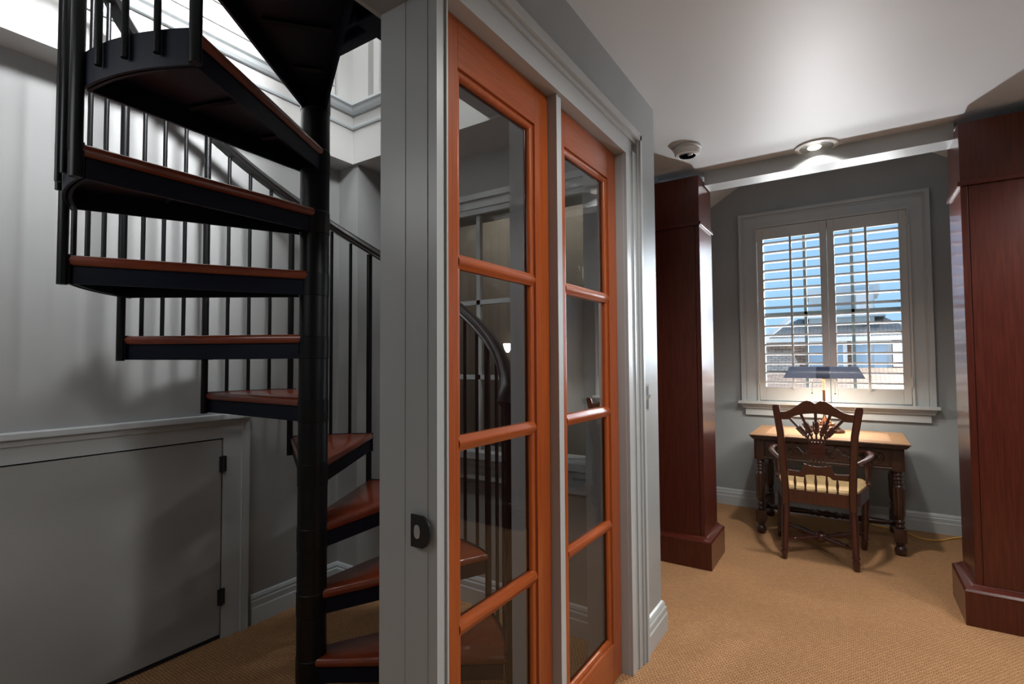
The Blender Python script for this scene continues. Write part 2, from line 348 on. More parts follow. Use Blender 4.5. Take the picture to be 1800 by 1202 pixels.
def glazed(name, y0, y1, label):
    t = thing(name, label, 'door', (-.815, (y0+y1)/2, 0), kind='structure'); del t['category']
    xf, xb = -.797, -.835
    st = .082
    for a, b_ in ((y0, y0+st), (y1-st, y1)):
        B(xb, xf, a, b_, .004, 2.108, bev=.0015).build('stile', M['cherry'], t)
    B(xb, xf, y0+st, y1-st, 1.985, 2.108, bev=.0012).build('top_rail', M['cherry_h'], t)
    B(xb, xf, y0+st, y1-st, .004, .15, bev=.0012).build('bottom_rail', M['cherry_h'], t)
    # sticking moulding round the glass opening, raised bead
    ga, gb, za, zb = y0+st, y1-st, .15, 1.985
    mo = MB(); prof = [(0, -.001), (.002, -.007), (.006, -.005), (.012, -.006), (.018, -.011), (.021, -.016), (.021, -.020)]
    # ring built from mitred quads
    rings = []
    for (cy, cz, sy, sz) in ((ga, za, 1, 1), (gb, za, -1, 1), (gb, zb, -1, -1), (ga, zb, 1, -1), (ga, za, 1, 1)):
        rings.append([(xf+p[1], cy+sy*p[0], cz+sz*p[0]) for p in prof])
    mo.loft(rings, closed=False, caps=False); mo.build('glazing_bead', M['cherry'], t, smooth=True)
    mo = MB(); mo.loft([[(xb-p[1]*.5, y, z) for (_, y, z), p in zip(rg, prof)] for rg in rings], closed=False, caps=False); mo.build('inner_bead', M['cherry'], t)
    for zc in (1.500, 1.053, .610):
        mb = MB(); pr = [(xf-.012, zc-.020), (xf-.006, zc-.018), (xf-.003, zc-.010), (xf, zc-.006), (xf+.001, zc), (xf, zc+.006), (xf-.003, zc+.010), (xf-.006, zc+.018), (xf-.012, zc+.020), (xb+.006, zc+.014), (xb+.006, zc-.014)]
        mb.prism(pr, ga+.004, gb-.004, 'y'); mb.loft([[(a[0], a[1], a[2]) for a in [(p[0], ga+.004, p[1]) for p in pr]], [(p[0], gb-.004, p[1]) for p in pr]])
        mb.build('glazing_bar', M['cherry_h'], t, smooth=True)
    for z0, z1 in ((.16, .602), (.618, 1.045), (1.061, 1.492), (1.508, 1.975)):
        mb = MB(); vs_ = [mb.bm.verts.new(q) for q in ((-.816, ga+.008, z0), (-.816, gb-.008, z0), (-.816, gb-.008, z1), (-.816, ga+.008, z1))]; mb.bm.faces.new(vs_)
        mb.build('glass_pane', M['glass'], t)
glazed('door_2', .890, 1.426, 'nearer cherry framed glazed panel with four stacked panes')
glazed('door_3', 1.459, 1.997, 'farther cherry framed glazed panel beside the grey pier')

# strike plate on near jamb, light switch on pier
t = thing('strike_plate', 'black metal strike plate with curved lip on the grey jamb', 'door hardware', (-.81, .852, .88))
mb = MB(); pts = [(-.832, .842), (-.797, .842), (-.787, .848), (-.777, .862), (-.774, .878), (-.777, .894), (-.787, .908), (-.797, .913), (-.832, .913)]
mb.prism(pts, .845, .8495, 'y'); mb.build('plate', M['iron'], t)
mb = MB(); mb.prism([(-.812+.009*cos(a*R(30)), .877+(.0155 if math.sin(a*R(30)) > 0 else -.0155)*abs(sin(a*R(30)))**.6) for a in range(12)], .8435, .8449, 'y')
tag(mb.build('latch_hole', M['chrome'], t), 'bright oval latch hole')
t = thing('light_switch', 'white double toggle light switch on the grey pier edge', 'light switch', (PX, 2.22, 1.09))
B(PX+.0005, PX+.018, 2.165, 2.232, 1.03, 1.150, bev=.002).build('cover_plate', M['plate'], t)
for z in (1.120, 1.060):
    B(PX+.018, PX+.0205, 2.180, 2.215, z-.020, z+.020).build('insert', M['iron'], t)
MB().prism([(PX+.018, 1.078), (PX+.034, 1.094), (PX+.038, 1.104), (PX+.018, 1.100)], 2.188, 2.202, 'y').build('toggle', M['white'], t)

# ------------------------------------------------------------------ nook window
t = thing('window_1', 'interior window with slim grey glazing bars behind the spiral stair', 'window', (-1.55, 2.16, .8), kind='structure'); del t['category']
c = MB(); c.box(BX0-.1, BX0, 2.142, 2.16, BZ0, 2.03); c.box(BX1, BX1+.04, 2.142, 2.16, BZ0, 2.03); c.box(BX0-.1, BX1+.04, 2.142, 2.16, 2.03, 2.11)
c.box(BX0-.1, BX1+.04, 2.125, 2.16, 2.105, 2.135); c.box(BX0-.1, BX1+.04, 2.135, 2.16, 2.06, 2.075); c.build('casing', M['trim'], t)
c = MB(); c.box(BX0-.12, BX1+.04, 2.09, 2.16, .757, .790); c.box(BX0-.1, BX1+.04, 2.115, 2.16, .72, .757); c.box(BX0-.1, BX1+.04, 2.135, 2.16, .66, .72); c.box(BX0-.1, BX1+.04, 2.125, 2.16, .645, .668)
c.build('window_sill', M['trim'], t)
c = MB()
for z in (1.17, 1.565): c.box(BX0, BX1, 2.165, 2.19, z-.012, z+.012)
for x in (-1.64, -1.15, BX0+.02): c.box(x-.012, x+.012, 2.165, 2.19, BZ0, BZ1)
c.build('glazing_bars', M['trim'], t)
c = MB(); vs_ = [c.bm.verts.new(q) for q in ((BX0, 2.178, BZ0), (BX1, 2.178, BZ0), (BX1, 2.178, BZ1), (BX0, 2.178, BZ1))]; c.bm.faces.new(vs_); c.build('glass_pane', M['glass'], t)
area('back_room_fill', (-1.5, 2.34, 2.25), (-1.5, 2.62, .4), 1.0, .1, 3, (1, .96, .9))  # added fill lamp, brightens the wall beyond the nook window
t = thing('bright_spot', 'small glow added for a bright spot seen through the nearer glazed panel', 'bright spot', (-1.73, 2.60, 1.33))  # made-up glowing fitting, stands in for a bright spot of unknown origin
MB().lathe([(.02, 0), (.02, .012), (.006, .014), (.006, .05)], (-1.735, 2.6195, 1.34), 14, (0, -1, 0)).build('back_plate', M['brass'], t, smooth=True)
MB().lathe([(.008, -.03), (.020, -.01), (.028, .02), (.026, .024), (.001, .024)], (-1.725, 2.568, 1.335), 16).build('lamp_shade', M['glow_spot'], t, smooth=True)
struct('wall_beyond', B(-2.2, -.9, 2.62, 2.66, 0, 2.4), M['tanwall'])
struct('trim_6', B(-2.276, -2.25, 2.10, 2.16, 1.50, 2.36), M['ship'])

# ------------------------------------------------------------------ spiral stair
CX, CY, RISE = -1.62, 1.154, .2255
stair = thing('spiral_staircase', 'black steel spiral staircase with cherry treads in the grey nook', 'staircase', (CX, CY, 0))
def pol(a, r, z): return (CX+r*cos(R(a)), CY+r*sin(R(a)), z)
MB().lathe([(.11, 0), (.11, .012), (.053, .014), (.0505, .03), (.0505, 4.2)], (CX, CY, 0), 40).build('centre_pole', M['steel'], stair, smooth=True)
RT = .690
def wedge(a0, a1, r, off, wp=.048):
    # wedge outline: tangential start at pole, arc outside
    p = []
    d0 = Vector((cos(R(a0)), sin(R(a0)))); n0 = Vector((sin(R(a0)), -cos(R(a0))))
    d1 = Vector((cos(R(a1)), sin(R(a1)))); n1 = Vector((-sin(R(a1)), cos(R(a1))))
    C = Vector((CX, CY))
    p.append(tuple(C+n0*wp*.9+d0*.0)); 
    n = 12
    for i in range(n+1):
        a = a0+(a1-a0)*i/n; p.append((CX+r*cos(R(a)), CY+r*sin(R(a))))
    p.append(tuple(C+n1*wp*.9))
    return p
def inset(poly, d):
    out = []; n = len(poly)
    for i in range(n):
        a, b_, c_ = Vector(poly[i-1]), Vector(poly[i]), Vector(poly[(i+1) % n])
        e0 = (b_-a).normalized(); e1 = (c_-b_).normalized()
        n0 = Vector((-e0.y, e0.x)); n1 = Vector((-e1.y, e1.x)); m_ = (n0+n1)
        k = d/max(.35, (1+n0.dot(n1))/1); out.append(tuple(b_+m_*k))
    return out
def plate(mb, poly, z0, z1, rnd=0):
    if rnd:
        rings = []
        h = z1-z0
        for dz, dd in ((0, rnd), (.15*h, rnd*.35), (.4*h, 0), (.65*h, 0), (.88*h, rnd*.4), (h, rnd)):
            q = inset(poly, dd); rings.append([(x, y, z0+dz) for x, y in q])
        mb.loft(rings)
    else: mb.prism(poly, z0, z1, 'z')
for k in range(1, 12):
    a0, a1 = 3+30*k-2.0, 33+30*k
    z = RISE*k
    tr_ = thing('tread', None, None, (CX, CY, z))
    tr_.parent = stair; tr_.location = (0, 0, z)
    bpy.context.view_layer.update()
    P_ = wedge(a0, a1, RT, 0)
    mb = MB(); plate(mb, P_, z-.030, z, .008)
    bt = mb.build('tread_board', M['tread'], None, smooth=True); bt.parent = tr_; bt.matrix_parent_inverse = tr_.matrix_world.inverted()
    tag(bt, 'cherry wood tread top')
    # steel pan: flanges all round + plate under the board
    q = inset(P_, .010); qi = inset(P_, .018)
    mb = MB(); z1, z0 = z-.030, z-.085
    n = len(q)
    for i in range(n):
        j = (i+1) % n
        mb.loft([[(q[i][0], q[i][1], z0), (q[j][0], q[j][1], z0), (qi[j][0], qi[j][1], z0), (qi[i][0], qi[i][1], z0)],
                 [(q[i][0], q[i][1], z1), (q[j][0], q[j][1], z1), (qi[j][0], qi[j][1], z1), (qi[i][0], qi[i][1], z1)]])
    mb.prism(q, z1-.005, z1, 'z')
    am = (a0+a1)/2
    rim = [[(*pol(a0+(a1-a0)*i_/14, r_, 0)[:2], zz) for r_, zz in ((RT-.004, z-.086), (RT+.003, z-.086), (RT+.003, z+.002), (RT-.004, z+.002))] for i_ in range(15)]
    mb.loft(rim)
    for rr in (.22, .45):   # cross stiffener under the pan
        A1, A2 = pol(a0+5, rr, 0), pol(a1-3, rr, 0)
        mb.tube([(A1[0], A1[1], z1-.012), (A2[0], A2[1], z1-.012)], .007, 4)
    bs = mb.build('tread_pan', M['pan'], None); bs.parent = tr_; bs.matrix_parent_inverse = tr_.matrix_world.inverted()
    mb = MB(); mb.lathe([(.0506, z-.087), (.0522, z-.085), (.0522, z-.008), (.0506, z-.006)], (CX, CY, 0), 32)
    bs = mb.build('collar', M['steel'], None, smooth=True); bs.parent = tr_; bs.matrix_parent_inverse = tr_.matrix_world.inverted()
def rail_z(a): return 1.805 + (a-123)/30*RISE
RB = .703
for k in range(0, 11):
    a = 33+30*k; z0 = RISE*k-.09 if k else 0
    mb = MB(); mb.tube([pol(a, RB, z0), pol(a, RB, rail_z(a)-.015)], .0135, 14)
    tag(mb.build('newel_baluster', M['steel'], stair, smooth=True), 'thick square-spaced main baluster' if 0 else None)
    if k < 10:
        for j in (1, 2, 3):
            aa = a+30*(j/4)*.985+.2; zt = RISE*(k+1)-.06
            mb = MB(); mb.tube([pol(aa, RB, zt), pol(aa, RB, rail_z(aa)-.015)], .0078, 10)
            mb.build('baluster', M['steel'], stair, smooth=True)
hp = [pol(a, .700, rail_z(a)+.012) for a in range(35, 345, 5)]
hp = [(hp[0][0]+.006, hp[0][1]-.03, hp[0][2]-.055)]+hp
prof = [(-.022, -.020), (-.026, -.012), (-.020, -.006), (-.026, .004), (-.022, .016), (-.010, .023), (.010, .023), (.022, .016), (.026, .004), (.020, -.006), (.026, -.012), (.022, -.020)]
mb = MB(); mb.sweep(hp, prof); mb.build('handrail', M['rail'], stair, smooth=True)
# landing plate at the head of the stair
mb = MB(); mb.box(CX, -1.29, CY-.03, CY+.10, 2.43, 2.60); mb.box(-1.36, -.955, CY-.03, CY+.10, 2.39, 2.60); mb.box(CX, -.955, CY-.03, CY-.018, 2.40, 2.43); mb.build('landing_bracket', M['pan'], stair)

# ------------------------------------------------------------------ tall cherry cabinets
def cabinet(x0, x1, inner, label):
    # x0..x1 front width, inner = side facing the window bay (+1: its right side, -1: its left side)
    y0, y1 = 3.270, 3.60
    t = thing('tall_cabinet', label, 'cabinet', ((x0+x1)/2, (y0+y1)/2, 0))
    body = B(x0, x1, y0+.006, y1, .17, 2.10).build('body', M['mahog'], t)
    ex = .0
    # front panel and edge stile
    if inner > 0: px0, px1, sx0, sx1 = x0+.002, x1-.030, x1-.026, x1
    else: px0, px1, sx0, sx1 = x0+.030, x1-.002, x0, x0+.026
    B(px0, px1, y0, y0+.006, .172, 2.088, bev=.0015).build('door', M['mahog'], t)
    B(sx0, sx1, y0-.002, y0+.006, .172, 2.088, bev=.0015).build('edge_stile', M['mahog'], t)
    B(x0-.012, x1+.012, y0-.014, y1, 2.088, 2.112, bev=.004).build('cornice_band', M['mahog'], t)
    mb = MB(); mb.box(x0, x1, y0, y1, 2.112, 2.402, bev=.004); mb.build('upper_box', M['mahog'], t)
    pl = .045
    mb = MB(); a0, a1 = x0-(pl if inner < 0 else 0), x1+(pl if inner > 0 else 0)
    mb.box(a0, a1, y0-.045, y1, 0, .155); mb.build('plinth', M['mahog'], t)
    mb = MB()
    pts = [(x0, 0), (x1, 0)]
    pr = [(0, 0), (.045, 0), (.047, .008), (.040, .018), (.018, .024), (.006, .034), (0, .034)]
    # cap moulding runs round the front and the bay side
    if inner > 0: path = [(x1, y1, .150), (x1, y0, .150), (x0, y0, .150)]; sg = -1
    else: path = [(x0, y1, .150), (x0, y0, .150), (x1, y0, .150)]; sg = 1
    mb.sweep(path, [(p[0]*(1 if sg > 0 else -1)*(-1), p[1]) for p in pr][::1] if False else [((p[0]) * (1 if inner < 0 else -1), p[1]) for p in pr])
    mb.build('plinth_cap', M['mahog'], t, smooth=True)
    return t
cabinet(-1.04, -.762, 1, 'tall dark cherry cabinet standing beyond the grey pier, left of the desk')
cabinet(.467, 1.05, -1, 'tall dark cherry cabinet at the right edge, right of the desk')

# ------------------------------------------------------------------ shuttered window
t = thing('window_2', 'double hung window behind the white shutters with moulded grey casing and sill', 'window', (-.14, WY, .9), kind='structure'); del t['category']
c = MB()
# face casing
X0, X1, ZT, ZB = -.775, .497, 2.487, .905
c.box(X0, wx0-.0, WY-.020, WY, ZB, ZT); c.box(wx1, X1, WY-.020, WY, ZB, ZT); c.box(wx0, wx1, WY-.020, WY, wz1, ZT)
c.box(X0-.012, X0+.014, WY-.034, WY, ZB, ZT+.012); c.box(X1-.014, X1+.012, WY-.034, WY, ZB, ZT+.012); c.box(X0+.014, X1-.014, WY-.034, WY, ZT-.014, ZT+.012)
c.box(X0+.030, X0+.036, WY-.024, WY, ZB, ZT-.03); c.box(X1-.036, X1-.030, WY-.024, WY, ZB, ZT-.03); c.box(X0+.03, X1-.03, WY-.024, WY, ZT-.036, ZT-.030)
c.build('window_frame', M['trim'], t)
c = MB(); c.box(X0-.035, X1+.03, WY-.085, WY, .882, .907, bev=.004); c.box(X0-.015, X1+.012, WY-.055, WY, .862, .882, bev=.003); c.box(X0-.005, X1+.002, WY-.040, WY, .845, .862)
c.build('window_sill', M['trim'], t)
B(X0+.015, X1-.02, WY-.022, WY, .785, .845).build('apron', M['trim'], t)
# jamb lining & sash outside
c = MB(); ys0, ys1 = WY+.10, WY+.135
for x in (wx0, wx1-.05): c.box(x, x+.05, ys0, ys1, wz0, wz1)
c.box(-.165, -.095, ys0, ys1, wz0, wz1)
for x in (-.302, .026): c.box(x-.011, x+.011, ys0, ys1, wz0, wz1)
for z in (wz0, wz1-.05): c.box(wx0, wx1, ys0, ys1, z, z+.05)
c.box(wx0, wx1, ys0, ys1, 1.625, 1.65)
c.build('sash', mat('sash_paint', (.22, .25, .24), .5), t)
c = MB(); vs_ = [c.bm.verts.new(q) for q in ((wx0, ys0+.02, wz0), (wx1, ys0+.02, wz0), (wx1, ys0+.02, wz1), (wx0, ys0+.02, wz1))]; c.bm.faces.new(vs_); c.build('glass_pane', M['glass'], t)

def shutter(x0, x1, label, group):
    y0, y1 = WY-.018, WY+.012
    z0, z1 = .912, 2.366
    t = thing('plantation_shutter', label, 'shutter', ((x0+x1)/2, WY, z0), group)
    sw = .047 
    B(x0, x0+sw, y0, y1, z0, z1, bev=.003).build('stile', M['shutter'], t)
    B(x1-sw, x1, y0, y1, z0, z1, bev=.003).build('stile', M['shutter'], t)
    B(x0+sw, x1-sw, y0, y1, z1-.098, z1, bev=.003).build('top_rail', M['shutter'], t)
    B(x0+sw, x1-sw, y0, y1, z0, z0+.112, bev=.003).build('bottom_rail', M['shutter'], t)
    za, zb = z0+.112, z1-.098; n = 16; pitch_ = (zb-za)/n
    base = None; xm = (x0+x1)/2
    for i in range(n):
        zc = za+pitch_*(i+.5)
        if base is None:
            mb = MB(); hw = .0355; th = .0065; pts = []
            for q in range(16):
                an = q*2*math.pi/16; py_, pz_ = hw*cos(an), th*sin(an)
                ti = R(-9)
                pts.append((py_*cos(ti)-pz_*sin(ti), py_*sin(ti)+pz_*cos(ti)))
            mb.prism(pts, x0+sw+.001, x1-sw-.001, 'x')
            o = mb.build('louver', M['shutter'], t, smooth=True); base = o
            o.location = (0, (y0+y1)/2, zc)
        else:
            o = base.copy(); COL.objects.link(o); o.parent = t; o.matrix_parent_inverse = base.matrix_parent_inverse.copy(); o.location = (0, (y0+y1)/2, zc)
    B(xm-.008, xm+.008, y0-.034, y0-.020, za-.01, zb+.012, bev=.002).build('tilt_rod', M['shutter'], t)
    return t
shutter(-.645, -.138, 'left white plantation shutter with open louvres over the window', None)
sh = shutter(-.134, .371, 'right white plantation shutter with open louvres over the window', None)
# shutter frame (L frame) is part of the window
c = MB(); c.box(wx0, -.648, WY-.030, WY+.012, .905, 2.376); c.box(.374, wx1+.004, WY-.030, WY+.012, .905, 2.376); c.box(wx0, wx1, WY-.030, WY+.012, 2.368, 2.380)
c.build('shutter_frame', M['shutter'], bpy.data.objects['window_2'])
for x in (-.650, .376):
    for z in (2.28, 1.08):
        mb = MB(); mb.tube([(x, WY-.036, z-.035), (x, WY-.036, z+.035)], .005, 8); mb.box(x-.012, x+.012, WY-.034, WY-.031, z-.033, z+.033)
        mb.build('shutter_hinge', M['shutter'], bpy.data.objects['window_2'])

# ------------------------------------------------------------------ ceiling fixtures
t = thing('smoke_detector', 'round white smoke detector on the ceiling near the left cabinet', 'smoke detector', (-.745, 2.95, CZ))
MB().lathe([(.075, 0), (.078, -.006), (.078, -.014), (.070, -.016), (.068, -.040), (.062, -.048), (.03, -.050), (0, -.050)][::-1], (-.745, 2.95, CZ-.0005), 40).build('housing', M['white'], t, smooth=True)
MB().lathe([(0, -.056), (.012, -.056), (.016, -.0505), (0, -.050)], (-.745+.02, 2.93, CZ), 20).build('test_button', M['chrome'], t, smooth=True)
MB().lathe([(.045, -.0515), (.048, -.0530), (.051, -.0515)], (-.745, 2.95, CZ), 40).build('vent_ring', M['ceil'], t, smooth=True)
LX, LY = -.132, 3.345
t = thing('recessed_downlight', 'round white recessed downlight in the ceiling in front of the beam', 'ceiling light', (LX, LY, CZ))
mb = MB(); mb.lathe([(.084, -.001), (.084, -.010), (.090, -.014), (.108, -.010), (.112, -.001), (.112, -.0005), (.084, -.0005)], (LX, LY, CZ), 48); mb.build('trim_ring', M['white'], t, smooth=True)
mb = MB(); S = 48; rings = [[(LX+r*cos(k*2*math.pi/S), LY+r*sin(k*2*math.pi/S), CZ+z) for k in range(S)] for r, z in ((.085, -.011), (.080, -.0075), (.050, -.004), (.002, -.003))]
mb.loft(rings, True, False); mb.build('reflector', M['chrome'], t, smooth=True)
MB().lathe([(.036, -.0045), (.030, -.010), (.0005, -.012)], (LX-.01, LY+.01, CZ), 32).build('bulb', M['bulb'], t, smooth=True)

# ------------------------------------------------------------------ writing desk
DX0, DX1, DY0, DY1, DZ = -.628, .302, 4.055, 4.70, .715
desk = thing('writing_desk', 'dark carved oak writing desk with inlaid top under the window', 'desk', ((DX0+DX1)/2, (DY0+DY1)/2, 0))
mb = MB(); prd = [(-.0, 0)]
mb.box(DX0, DX1, DY0, DY1, DZ-.012, DZ-.004, bev=.003); mb.box(DX0+.008, DX1-.008, DY0+.008, DY1-.008, DZ-.024, DZ-.012, bev=.003); mb.box(DX0+.018, DX1-.018, DY0+.018, DY1-.018, DZ-.034, DZ-.024)
mb.build('top_edge', M['deskw'], desk, smooth=False)
B(DX0+.003, DX1-.003, DY0+.003, DY1-.003, DZ-.004, DZ-.0008).build('top_border', M['desktop'], desk)
B(DX0+.095, DX1-.095, DY0+.10, DY1-.10, DZ-.0008, DZ).build('top_inlay', M['inlay'], desk)
LGX = (-.570, .237); LGY = (4.135, 4.625); hw = .033
# aprons
B(LGX[0]+hw, LGX[1]-hw, LGY[0]-.020, LGY[0]+.004, .535, .681).build('front_apron', M['deskw'], desk)
B(LGX[0]+hw, LGX[1]-hw, LGY[1]-.004, LGY[1]+.020, .535, .681).build('back_apron', M['deskw'], desk)
for x in LGX: B(x-.020, x+.004, LGY[0]+hw, LGY[1]-hw, .535, .681).build('side_apron', M['deskw'], desk)
# carved drawer
dr = B(LGX[0]+hw+.012, LGX[1]-hw-.012, LGY[0]-.028, LGY[0]-.020, .560, .668, bev=.002).build('drawer', M['deskw'], desk)
mb = MB(); yc = LGY[0]-.029
xa, xb_ = LGX[0]+hw+.03, LGX[1]-hw-.03
def blob(mb, x, z, rx, rz, d=.007, ang=0):
    S = 10; rings = []
    for q, h in ((1, 0), (.85, .5), (.5, .85), (.08, 1)):
        rings.append([(x+q*(rx*cos(k*2*math.pi/S)*cos(ang)-rz*sin(k*2*math.pi/S)*sin(ang)), yc+.001-d*h, z+q*(rx*cos(k*2*math.pi/S)*sin(ang)+rz*sin(k*2*math.pi/S)*cos(ang))) for k in range(S)])
    mb.loft(rings)
zc = .614
for cxx in (xa+.06, xb_-.06):
    for k in range(8): blob(mb, cxx+.022*cos(k*R(45)), zc+.022*sin(k*R(45)), .014, .006, .008, k*R(45))
    blob(mb, cxx, zc, .010, .010, .012)
    for k in range(20):
        a = k*2*math.pi/20; blob(mb, cxx+.048*cos(a), zc+.038*sin(a), .006, .006, .006)
xc0 = (xa+xb_)/2
for s in (-1, 1):
    pts = bez([(xc0+s*.03, zc-.02), (xc0+s*.07, zc+.03), (xc0+s*.12, zc-.01), (xc0+s*.17, zc+.03), (xc0+s*.21, zc-.02)], 6)
    mb.tube([(p[0], yc, p[1]) for p in pts], .0055, 6)
    for i in range(2, len(pts), 3):
        p = pts[i]; blob(mb, p[0]+.004, p[1]+(.018 if i % 2 else -.018), .017, .0075, .009, R(40 if i % 2 else -35)*s)
blob(mb, xc0, zc, .016, .026, .014)
for k in range(6): blob(mb, xc0+.028*cos(R(60*k)), zc+.024*sin(R(60*k)), .014, .007, .010, R(60*k))
cv = mb.build('carving', M['deskw'], dr, smooth=True)
mb = MB(); mb.tube([(LGX[0]+hw, LGY[0]-.020, .548), (LGX[1]-hw, LGY[0]-.020, .548)], .006, 6); mb.tube([(LGX[0]+hw, LGY[0]-.020, .676), (LGX[1]-hw, LGY[0]-.020, .676)], .006, 6); mb.build('apron_moulding', M['deskw'], desk, smooth=True)
def deskleg(x, y):
    mb = MB()
    mb.box(x-hw, x+hw, y-hw, y+hw, .535, .681, bev=.003)
    for dx in (-.012, 0, .012): mb.box(x+dx-.003, x+dx+.003, y-hw-.003, y-hw+.001, .55, .665)
    pr = [(.028, .535), (.030, .528), (.024, .522), (.030, .512), (.030, .502), (.023, .497), (.029, .488), (.029, .478), (.022, .472), (.027, .462), (.027, .452), (.022, .447), (.029, .436), (.031, .42), (.030, .36), (.028, .30), (.025, .235), (.020, .225), (.027, .215), (.027, .205), (.019, .196), (.026, .186), (.026, .176), (.02, .170)]
    mb.lathe([(r, z) for r, z in pr[::-1]], (x, y, 0), 20)
    for k in range(10):
        a = k*R(36); mb.tube([(x+.0265*cos(a), y+.0265*sin(a), .25), (x+.031*cos(a), y+.031*sin(a), .42)], .0035, 5)
    mb.box(x-hw, x+hw, y-hw, y+hw, .085, .170, bev=.004)
    mb.lathe([(.018, 0), (.027, .006), (.034, .024), (.033, .042), (.024, .056), (.018, .062), (.025, .070), (.025, .078), (.02, .087)], (x, y, 0), 20)
    mb.build('leg', M['deskw'], desk, smooth=True)
for x in LGX:
    for y in LGY: deskleg(x, y)
sp = [(.016, 0), (.016, .02), (.022, .03), (.014, .04), (.020, .07), (.022, .20), (.018, .30), (.024, .31), (.015, .322), (.026, .345), (.017, .37), (.027, .40), (.017, .43), (.026, .455), (.015, .478), (.024, .49), (.018, .50), (.022, .60), (.020, .73), (.014, .76), (.022, .77), (.016, .78), (.016, .807)]
MB().lathe([(r, z*(LGX[1]-LGX[0])/.807) for r, z in sp], (LGX[0], 4.38, .135), 16, (1, 0, 0)).build('stretcher', M['deskw'], desk, smooth=True)
for x in LGX: B(x-.016, x+.016, LGY[0]+hw, LGY[1]-hw, .11, .16, bev=.004).build('side_stretcher', M['deskw'], desk)

# ------------------------------------------------------------------ wheat-sheaf armchair
chair = thing('armchair', 'dark walnut wheat-sheaf back armchair with woven rush seat at the desk', 'chair', (-.20, 3.88, 0))
CW = M['chairw']
def cy(z): return 3.680 if z < .42 else 3.680-.10*(z-.42)/.55
def flat(mb, outline, th, yoff=0):
    # outline in (x,z); thickness in y, following the back rake
    mb.loft([[(x, cy(z)+yoff-th/2, z) for x, z in outline], [(x, cy(z)+yoff+th/2, z) for x, z in outline]])
def post(pts):
    # rear post rectangular section path: (xo, xi, z, depth)
    mb = MB(); rings = []
    for xa_, xb2, z, d in pts:
        y = cy(z); c_ = .006
        x_0, x_1 = min(xa_, xb2), max(xa_, xb2)
        rings.append([(x_0+c_, y-d, z), (x_1-c_, y-d, z), (x_1, y-d+c_, z), (x_1, y+d-c_, z), (x_1-c_, y+d, z), (x_0+c_, y+d, z), (x_0, y+d-c_, z), (x_0, y-d+c_, z)])
    mb.loft(rings); return mb
def turned_leg(x0, y0, x1, y1, zt, name='leg'):
    # octagonal/turned leg from (x1,y1,zt) down to (x0,y0,0)
    prof_ = [(.013, 0), (.016, .004), (.018, .03), (.020, .05), (.0155, .060), (.0155, .066), (.0215, .072), (.0215, .080), (.018, .086), (.0205, .14), (.0235, zt-.03), (.019, zt-.008), (.017, zt)]
    d = Vector((x1-x0, y1-y0, zt)); mb = MB()
    mb.lathe([(r, t_/zt*d.length) for r, t_ in prof_], (x0, y0, 0), 10, d); return mb.build('leg', CW, chair, smooth=True)
post([(-.385, -.344, .345, .017), (-.384, -.343, .45, .019), (-.390, -.349, .60, .018), (-.398, -.358, .80, .016), (-.416, -.376, .955, .014), (-.413, -.380, .972, .011)]).build('rear_post', CW, chair, smooth=True)
post([(.012, -.029, .345, .017), (.012, -.030, .45, .019), (.016, -.024, .60, .018), (.028, -.011, .80, .016), (.054, .013, .955, .014), (.050, .020, .972, .011)]).build('rear_post', CW, chair, smooth=True)
turned_leg(-.380, 3.680, -.364, 3.682, .350); turned_leg(.000, 3.680, -.010, 3.682, .350)
xm = -.185
def MX(p): return [(2*xm-x+0.0, z) for x, z in p]
# crest rail
topL = bez([(-.380, .930), (-.335, .935), (-.285, .968), (-.245, .998), (-.215, 1.004), (-.195, .993), (xm, .987)], 6)
botL = bez([(-.375, .882), (-.33, .884), (-.312, .897), (-.285, .910), (-.24, .922), (xm, .927)], 5)
top = topL + [(2*xm-x, z) for x, z in topL[::-1][1:]]; bot = botL + [(2*xm-x, z) for x, z in botL[::-1][1:]]
mb = MB()
n = 60
def samp(c_, x):
    for a, b_ in zip(c_, c_[1:]):
        if a[0] <= x <= b_[0] or b_[0] <= x <= a[0]:
            return a[1] if abs(b_[0]-a[0]) < 1e-9 else a[1]+(b_[1]-a[1])*(x-a[0])/(b_[0]-a[0])
    return c_[-1][1]
def ribbon(mb, topc, botc, xa_, xb2, n, th, bow=0):
    rings = []
    for i in range(n+1):
        x = xa_+(xb2-xa_)*i/n; zt_, zb_ = samp(topc, x), samp(botc, x)
        off = bow*(1-((x-xm)/((xb2-xa_)/2))**2); e = .003
        rings.append([(x, cy(zb_)+off-th/2+e, zb_), (x, cy(zb_+e)+off-th/2, zb_+e), (x, cy(zt_)+off-th/2, zt_-e), (x, cy(zt_)+off-th/2+e, zt_), (x, cy(zt_)+off+th/2-e, zt_), (x, cy(zt_)+off+th/2, zt_-e), (x, cy(zb_+e)+off+th/2, zb_+e), (x, cy(zb_)+off+th/2-e, zb_)])
    mb.loft(rings)
ribbon(mb, top, bot, -.378, 2*xm+.378, 64, .022, .0)
mb.build('crest_rail', CW, chair, smooth=True)
# lower rail with raised centre
tl = bez([(-.345, .566), (-.31, .563), (-.278, .562), (-.266, .575), (-.262, .600), (-.268, .612), (-.262, .613), (-.22, .602), (xm, .598)], 6)
tl = [p for i, p in enumerate(tl)]
# enforce monotone x for sampling
mono = [tl[0]]
for p in tl[1:]:
    if p[0] > mono[-1][0]+1e-4: mono.append(p)
tl = mono; tr2 = tl+[(2*xm-x, z) for x, z in tl[::-1][1:]]
bl = bez([(-.345, .528), (-.30, .528), (-.262, .527), (-.245, .542), (-.21, .548), (xm, .545)], 6); bl = bl+[(2*xm-x, z) for x, z in bl[::-1][1:]]
mb = MB(); ribbon(mb, tr2, bl, -.344, 2*xm+.344, 80, .022); mb.build('lower_rail', CW, chair, smooth=True)
